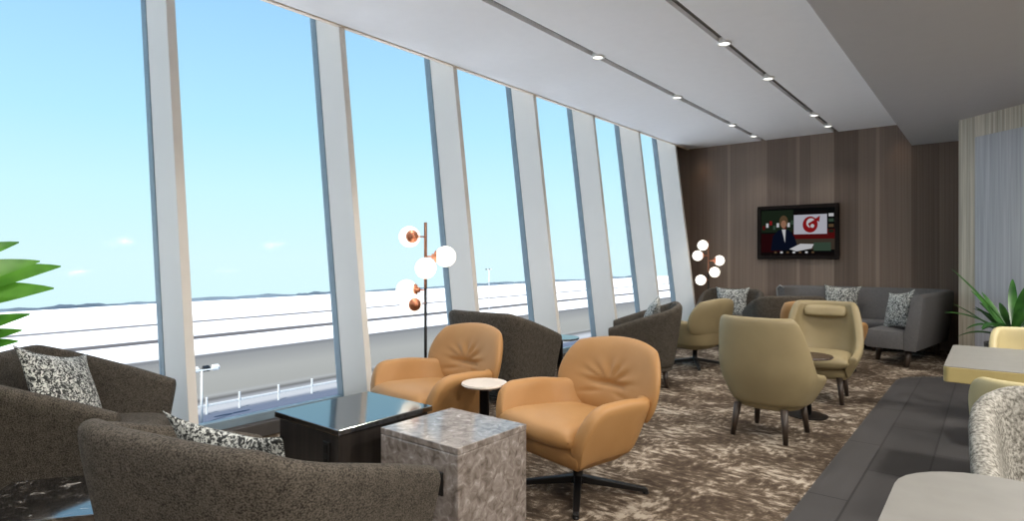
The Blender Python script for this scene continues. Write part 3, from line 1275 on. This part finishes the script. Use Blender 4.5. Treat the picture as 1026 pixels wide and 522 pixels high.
def cush_in(label, chair_loc, rz, lx, ly, z, tilt, roll=0.0, yaw=0.0, obj=None):
    l, e = in_chair(chair_loc, rz, lx, ly, z, tilt, roll, yaw)
    if obj is not None:
        return put(obj, l, e)
    return cushion(label, l, e)


cush_in(None, (-1.82, 1.02, 0), face(-0.22, 0.975), -0.03, 0.12, 0.60, R(-24), R(-2), 0, cu0)
cush_in('speckled black and white cushion inside the tub armchair beside the leafy plant', (-3.60, 1.0, 0), face(0.62, 0.78), -0.09, 0.03, 0.625, R(-26), R(16), R(-6))
cush_in('speckled black and white cushion inside the side-on tub armchair behind the front tan chair', (-2.89, 5.76, 0), face(-0.9, -0.43), 0.0, 0.10, 0.655, R(-20), R(8))
cush_in('speckled black and white cushion in the tub armchair of the far window corner', (-3.05, 8.95, 0), face(0.15, -1), 0.0, 0.16, 0.62, R(-20), R(0))
cushion('speckled black and white cushion on the corner sofa against the television wall', (-1.75, 9.93, 0.65), (R(-14), R(2), 0))
cushion('speckled black and white cushion leaning on the sofa wing nearest the viewer', (-0.93, 8.88, 0.645), (R(-16), R(-8), R(-50)))

# ------------------------------------------------------------------ cube tables
def cube_table(name, label, cx, cy, sx, sy, h, body, top, over, rz=0.0, top_t=0.03):
    t = thing(name, label, 'table', (cx, cy, 0), rz)
    b = MB()
    b.box((0, 0, (h - top_t + 0.03) / 2), (sx - 2 * over, sy - 2 * over, h - top_t - 0.03))
    b.build('body', body, t, bevel=0.006)
    b = MB()
    b.box((0, 0, h - top_t / 2), (sx, sy, top_t))
    b.build('table_top', top, t, bevel=0.004)
    b = MB()
    b.box((0, 0, 0.017), (sx - 0.08, sy - 0.08, 0.03))
    b.build('plinth', M['black_metal'], t)
    return t


tb = cube_table('black_coffee_table', 'black wood cube table with a glossy top reflecting the blue sky', -2.64, 1.955, 0.555, 0.60, 0.5, M['black_wood'], M['black_glass'], 0.018)


def outlet(t, x, y, z, w, h):
    b = MB()
    b.box((x, y, z), (w, 0.012, h))
    o = b.build('power_outlet', M['outlet'], t, bevel=0.003)
    for dz in (-0.25, 0.25):
        b = MB()
        b.box((x, y - 0.006, z + dz * h), (w * 0.5, 0.004, h * 0.3))
        b.build('socket', M['black_metal'], o)


outlet(tb, 0.17, -0.288, 0.36, 0.05, 0.13)
tm = cube_table('marble_coffee_table', 'grey marble cube table with a black power outlet on its side', -2.0, 2.05, 0.505, 0.475, 0.5, M['marble'], M['marble'], 0.0, 0, 0.03)
outlet(tm, 0.125, -0.2405, 0.33, 0.085, 0.10)
cube_table('granite_coffee_table', 'dark speckled granite cube table between the two foreground tub armchairs', -2.70, 0.66, 0.44, 0.44, 0.42, M['black_wood'], M['granite'], 0.01, R(-35), 0.05)

# ------------------------------------------------------------------ round tables
def round_table(name, label, x, y, h, r, top, n_feet=3, thick=0.02):
    t = thing(name, label, 'table', (x, y, 0))
    b = MB()
    b.lathe([(0.0, h - thick), (r - 0.012, h - thick), (r, h - thick * 0.5), (r - 0.004, h), (0.0, h)], seg=40, cap=False)
    b.build('table_top', top, t, smooth=False, bevel=0.0)
    b = MB()
    b.lathe([(0.0, 0.012), (0.03, 0.012), (0.03, h - thick - 0.01), (0.07, h - thick), (0.0, h - thick)], seg=20, cap=False)
    b.build('column', M['black_metal'], t, smooth=True)
    b = MB()
    b.lathe([(0.0, 0.0), (r * 0.8, 0.0), (r * 0.8, 0.008), (0.03, 0.014), (0.0, 0.014)], seg=32, cap=False)
    b.build('base', M['black_metal'], t)
    return t


round_table('side_table', 'small round pale side table between the two tan swivel chairs', -2.40, 2.72, 0.545, 0.14, M['side_top'])
round_table('round_table', 'small dark round table between the two beige high-back armchairs', -1.19, 5.36, 0.50, 0.19, plain('dark_round_top', (66, 50, 42), 0.25))
round_table('low_round_table', 'low round black table between two tub armchairs at the windows', -3.48, 5.12, 0.48, 0.2, M['black_glass'])

# ------------------------------------------------------------------ laminate tables at the right
def rounded_rect(x0, y0, x1, y1, r, n=8):
    pts = []
    for cx, cy, a0 in ((x1 - r, y1 - r, 0), (x0 + r, y1 - r, 90), (x0 + r, y0 + r, 180), (x1 - r, y0 + r, 270)):
        for i in range(n + 1):
            a = R(a0 + 90 * i / n)
            pts.append((cx + r * math.cos(a), cy + r * math.sin(a)))
    return pts


def laminate_table(label, x0, y0, x1, y1, r, h, edge_h):
    cx, cy = (x0 + x1) / 2, (y0 + y1) / 2
    t = thing('laminate_table', label, 'table', (cx, cy, 0), 0, 'grey laminate tables')
    pl = [(p[0] - cx, p[1] - cy) for p in rounded_rect(x0, y0, x1, y1, r)]
    b = MB()
    b.prism([(p[0] * 0.997, p[1] * 0.997) for p in pl], h - 0.004, h)
    b.build('table_top', M['tabletop'], t, bevel=0.001)
    b = MB()
    b.prism(pl, h - edge_h, h - 0.004)
    b.build('edge_band', M['table_edge'], t, bevel=0.004)
    b = MB()
    b.lathe([(0.0, 0.0), (0.26, 0.0), (0.26, 0.012), (0.05, 0.03), (0.04, 0.06), (0.04, h - edge_h - 0.02), (0.16, h - edge_h), (0.0, h - edge_h)], seg=28, cap=False)
    b.build('pedestal', M['black_metal'], t, smooth=True)
    return t


laminate_table('grey laminate table with thick olive edge standing beyond the pale boucle chair', -0.21, 3.95, 1.05, 4.95, 0.03, 0.72, 0.085)
laminate_table('round-cornered grey laminate table in the near corner, before the pale boucle chair', -0.20, 1.12, 1.0, 2.04, 0.22, 0.72, 0.04)

# ------------------------------------------------------------------ globe floor lamps
def make_lamp(label, spec):
    t = thing('globe_floor_lamp', label, 'floor lamp', (0, 0, 0), 0, 'globe floor lamps')
    b = MB()
    b.lathe([(0.0, 0.0), (0.13, 0.0), (0.13, 0.015), (0.12, 0.022), (0.0, 0.022)], seg=32, cap=False)
    b.build('base', M['black_metal'], t)
    b = MB()
    b.tube([(0, 0, 0.02), (0, 0, 1.05)], 0.012, 14)
    b.build('pole', M['black_metal'], t, smooth=True)
    b = MB()
    b.tube([(0, 0, 1.05), (0, 0, 1.585)], 0.0125, 14)
    b.build('copper_pole', M['brown_metal'], t, smooth=True)['label'] = 'copper upper pole'
    g = 0.085
    # spec: sideways offset, offset across, height, where the copper cup sits
    for (sx, sy, z, (cx, cy)) in spec:
        c = RGT * sx - FWD * sy + Vector((0, 0, z))
        dcup = (RGT * cx - FWD * cy)
        dcup.normalize()
        b = MB()
        b.sphere(c, g, 28, 18)
        gl = b.build('globe', M['globe'], t, smooth=True)
        b = MB()
        # cup: a shallow copper cap hugging the globe
        u1 = dcup.cross(Vector((0, 0, 1))).normalized()
        u2 = dcup.cross(u1).normalized()
        cols = []
        for (rr, dd) in ((0.052, 0.0705), (0.050, 0.078), (0.040, 0.088), (0.022, 0.095), (0.020, 0.112), (0.002, 0.113)):
            cols.append([c + dcup * dd + (u1 * math.cos(2 * PI * k / 20) + u2 * math.sin(2 * PI * k / 20)) * rr for k in range(20)])
        b.loops(cols)
        b.build('cup', M['copper'], gl, smooth=True)
        b = MB()
        e = c + dcup * 0.105
        b.tube([e, Vector((e.x * 0.55, e.y * 0.55, z)), (0, 0, z)], 0.006, 8)
        b.build('arm', M['copper'], t, smooth=True)
    return t


lp = make_lamp('copper floor lamp with white globes behind the tan swivel chair by the window',
               [(-0.125, 0.03, 1.468, (0.45, 0.9)), (0.165, 0.02, 1.308, (-1, 0.1)), (0.015, 0.095, 1.215, (0, -1)), (-0.16, -0.03, 1.035, (1, 0.1)), (-0.10, 0.10, 0.93, (0.55, 0.85))])
lp.location = (-3.6, 3.357, 0)
l2 = make_lamp('copper floor lamp with lit globes in the far window corner by the wood wall',
               [(-0.11, 0.06, 1.50, (1, -0.5)), (-0.175, 0.0, 1.33, (1, 0)), (0.175, 0.02, 1.25, (-1, 0)), (0.07, 0.10, 1.06, (-0.4, -1)), (-0.14, 0.05, 0.93, (1, -0.3))])
l2.location = (-3.66, 9.72, 0)

# ------------------------------------------------------------------ plants
def leaf_blade(b, base, d, length, width, rise, droop, n=9, fold=0.25, wave=0.0, stem=0.15, tilt=0.0):
    d = Vector((d[0], d[1], 0)).normalized()
    s = Vector((-d.y, d.x, 0)) * math.cos(tilt) + Vector((0, 0, 1)) * math.sin(tilt)
    rows = []
    for i in range(n + 1):
        t = i / n
        p = Vector(base) + d * (length * t * (1 - 0.12 * t)) + Vector((0, 0, rise * t - droop * t * t))
        q = max(0.0, (t - stem) / (1 - stem))
        w = width * (math.sin(PI * min(1, q ** 0.75)) ** 0.8 if q > 0 else 0.0) + 0.004
        wv = wave * math.sin(t * 17)
        rows.append([p + s * w + Vector((0, 0, fold * w + wv * w)), p, p - s * w + Vector((0, 0, fold * w - wv * w))])
    b.loops(rows, closed=False, cap=False)


pl = thing('leafy_plant', 'broad-leaved green plant at the left edge beside the nearest window', 'plant', (-3.2, -0.10, 0))
b = MB()
b.lathe([(0.0, 0.0), (0.14, 0.0), (0.19, 0.42), (0.175, 0.42), (0.165, 0.36), (0.0, 0.36)], seg=32, cap=False)
b.build('pot', M['white_pot'], pl, smooth=False)
b = MB()
b.lathe([(0.0, 0.362), (0.168, 0.362), (0.0, 0.385)], seg=24, cap=False)
b.build('soil', M['soil'], pl)
b = MB()
for i in range(5):
    a = R(72 * i + 20)
    b.tube([(0.03 * math.cos(a), 0.03 * math.sin(a), 0.36), (0.05 * math.cos(a), 0.05 * math.sin(a), 1.0)], [0.011, 0.007], 8)
b.build('stem', M['leaf'], pl, smooth=True)
b = MB()
aims = [((40, 262), 1.28, 2.30), ((61, 267), 1.27, 2.45), ((54, 289), 1.16, 2.40), ((19, 243), 1.36, 2.35), ((30, 315), 1.06, 2.30), ((22, 331), 1.0, 2.35), ((18, 342), 0.96, 2.3)]
base0 = Vector((-3.2, -0.10, 0))
for (u, v), hgt, zc in aims:
    tip = FWD * zc + RGT * (zc * (u - 513) / FPX)
    tip.z = EYE - (v - 258) / FPX * zc
    dlt = tip - base0
    L = math.hypot(dlt.x, dlt.y) / 0.88
    bz = 0.78 if v > 300 else 0.98
    rise = (tip.z - bz) + 0.14
    leaf_blade(b, (0, 0, bz), (dlt.x, dlt.y), L, 0.072 if v < 300 else 0.055, rise, 0.14, 24, 0.15, 0.06, 0.12, R(50))
for i in range(12):
    a = R(150 + 190 * i / 12 + random.uniform(-8, 8))
    leaf_blade(b, (0, 0, random.uniform(0.7, 1.0)), (math.cos(a), math.sin(a)), random.uniform(0.45, 0.6), 0.08, random.uniform(0.2, 0.5), 0.25, 10, 0.3, 0.1, 0.12)
b.build('foliage', M['leaf'], pl, smooth=True)

pp = thing('potted_palm', 'potted palm with narrow arching leaves by the pale wall at the right', 'plant', (0.12, 6.15, 0))
b = MB()
b.lathe([(0.0, 0.0), (0.15, 0.0), (0.18, 0.62), (0.165, 0.62), (0.16, 0.57), (0.0, 0.57)], seg=28, cap=False)
b.build('pot', M['pot'], pp)
b = MB()
b.lathe([(0.0, 0.572), (0.162, 0.572), (0.0, 0.60)], seg=24, cap=False)
b.build('soil', M['soil'], pp)
b = MB()
for i in range(34):
    a = R(360 * i / 34 * 2.4 + random.uniform(-12, 12))
    rise = random.uniform(0.12, 0.62)
    leaf_blade(b, (0.02 * math.cos(a), 0.02 * math.sin(a), 0.62 + random.uniform(0, 0.12)), (math.cos(a), math.sin(a)), random.uniform(0.30, 0.50), 0.026, rise, 0.10 + 0.1 * random.random(), 9, 0.4, 0.0, 0.05)
b.build('foliage', M['palm'], pp, smooth=True)

# ------------------------------------------------------------------ light
w = bpy.data.worlds.new('sky')
scene.world = w
w.use_nodes = True
nt = w.node_tree
bg = nt.nodes['Background']
tc = nt.nodes.new('ShaderNodeTexCoord')
sp = nt.nodes.new('ShaderNodeSeparateXYZ')
nt.links.new(tc.outputs['Generated'], sp.inputs[0])
rmp = nt.nodes.new('ShaderNodeValToRGB')
els = rmp.color_ramp.elements
els[0].position = 0.0
els[0].color = (0.74, 1.0, 1.08, 1)
els[1].position = 1.0
els[1].color = (0.16, 0.38, 0.80, 1)
for p, c in ((0.10, (0.64, 0.98, 1.08)), (0.20, (0.50, 0.88, 1.08)), (0.36, (0.38, 0.71, 1.05))):
    e = els.new(p)
    e.color = c + (1,)
nt.links.new(sp.outputs['Z'], rmp.inputs['Fac'])
nt.links.new(rmp.outputs['Color'], bg.inputs['Color'])
bg.inputs['Strength'].default_value = 1.0

sun = bpy.data.lights.new('sun', 'SUN')
sun.energy = 9.0
sun.angle = R(0.6)
sun.color = (1.0, 0.96, 0.9)
so = bpy.data.objects.new('sun', sun)
COL.objects.link(so)
sd = Vector((-0.28, 0.55, -0.72)).normalized()     # direction the sunlight travels
so.rotation_euler = sd.to_track_quat('-Z', 'Y').to_euler()


def area(name, loc, size, power, col=(1, 0.95, 0.88)):
    l = bpy.data.lights.new(name, 'AREA')
    l.energy = power
    l.shape = 'DISK'
    l.size = size
    l.color = col
    o = bpy.data.objects.new(name, l)
    COL.objects.link(o)
    o.location = loc
    return o


for y in (-2.0, 0.6, 3.2, 5.6):  # added fill lights out of view under the lower ceiling, without fixtures
    for x in (0.9, 2.8):
        area('fill_light', (x, y, LOW - 0.02), 0.4, 60)
spot_lamp(-3.95, YF - 0.14, CEIL - 0.06, 5, R(70), (1, 0.66, 0.36))
spot_lamp(-1.05, YF - 0.14, CEIL - 0.04, 4, R(60), (1, 0.72, 0.46))

scene.view_settings.view_transform = 'Standard'
scene.view_settings.look = 'None'
scene.view_settings.gamma = 1.0
scene.view_settings.exposure = 0.0
scene.view_settings.use_curve_mapping = False
scene.cycles.use_denoising = True
scene.cycles.max_bounces = 10
scene.cycles.diffuse_bounces = 5
scene.cycles.transparent_max_bounces = 12
scene.cycles.sample_clamp_indirect = 6.0
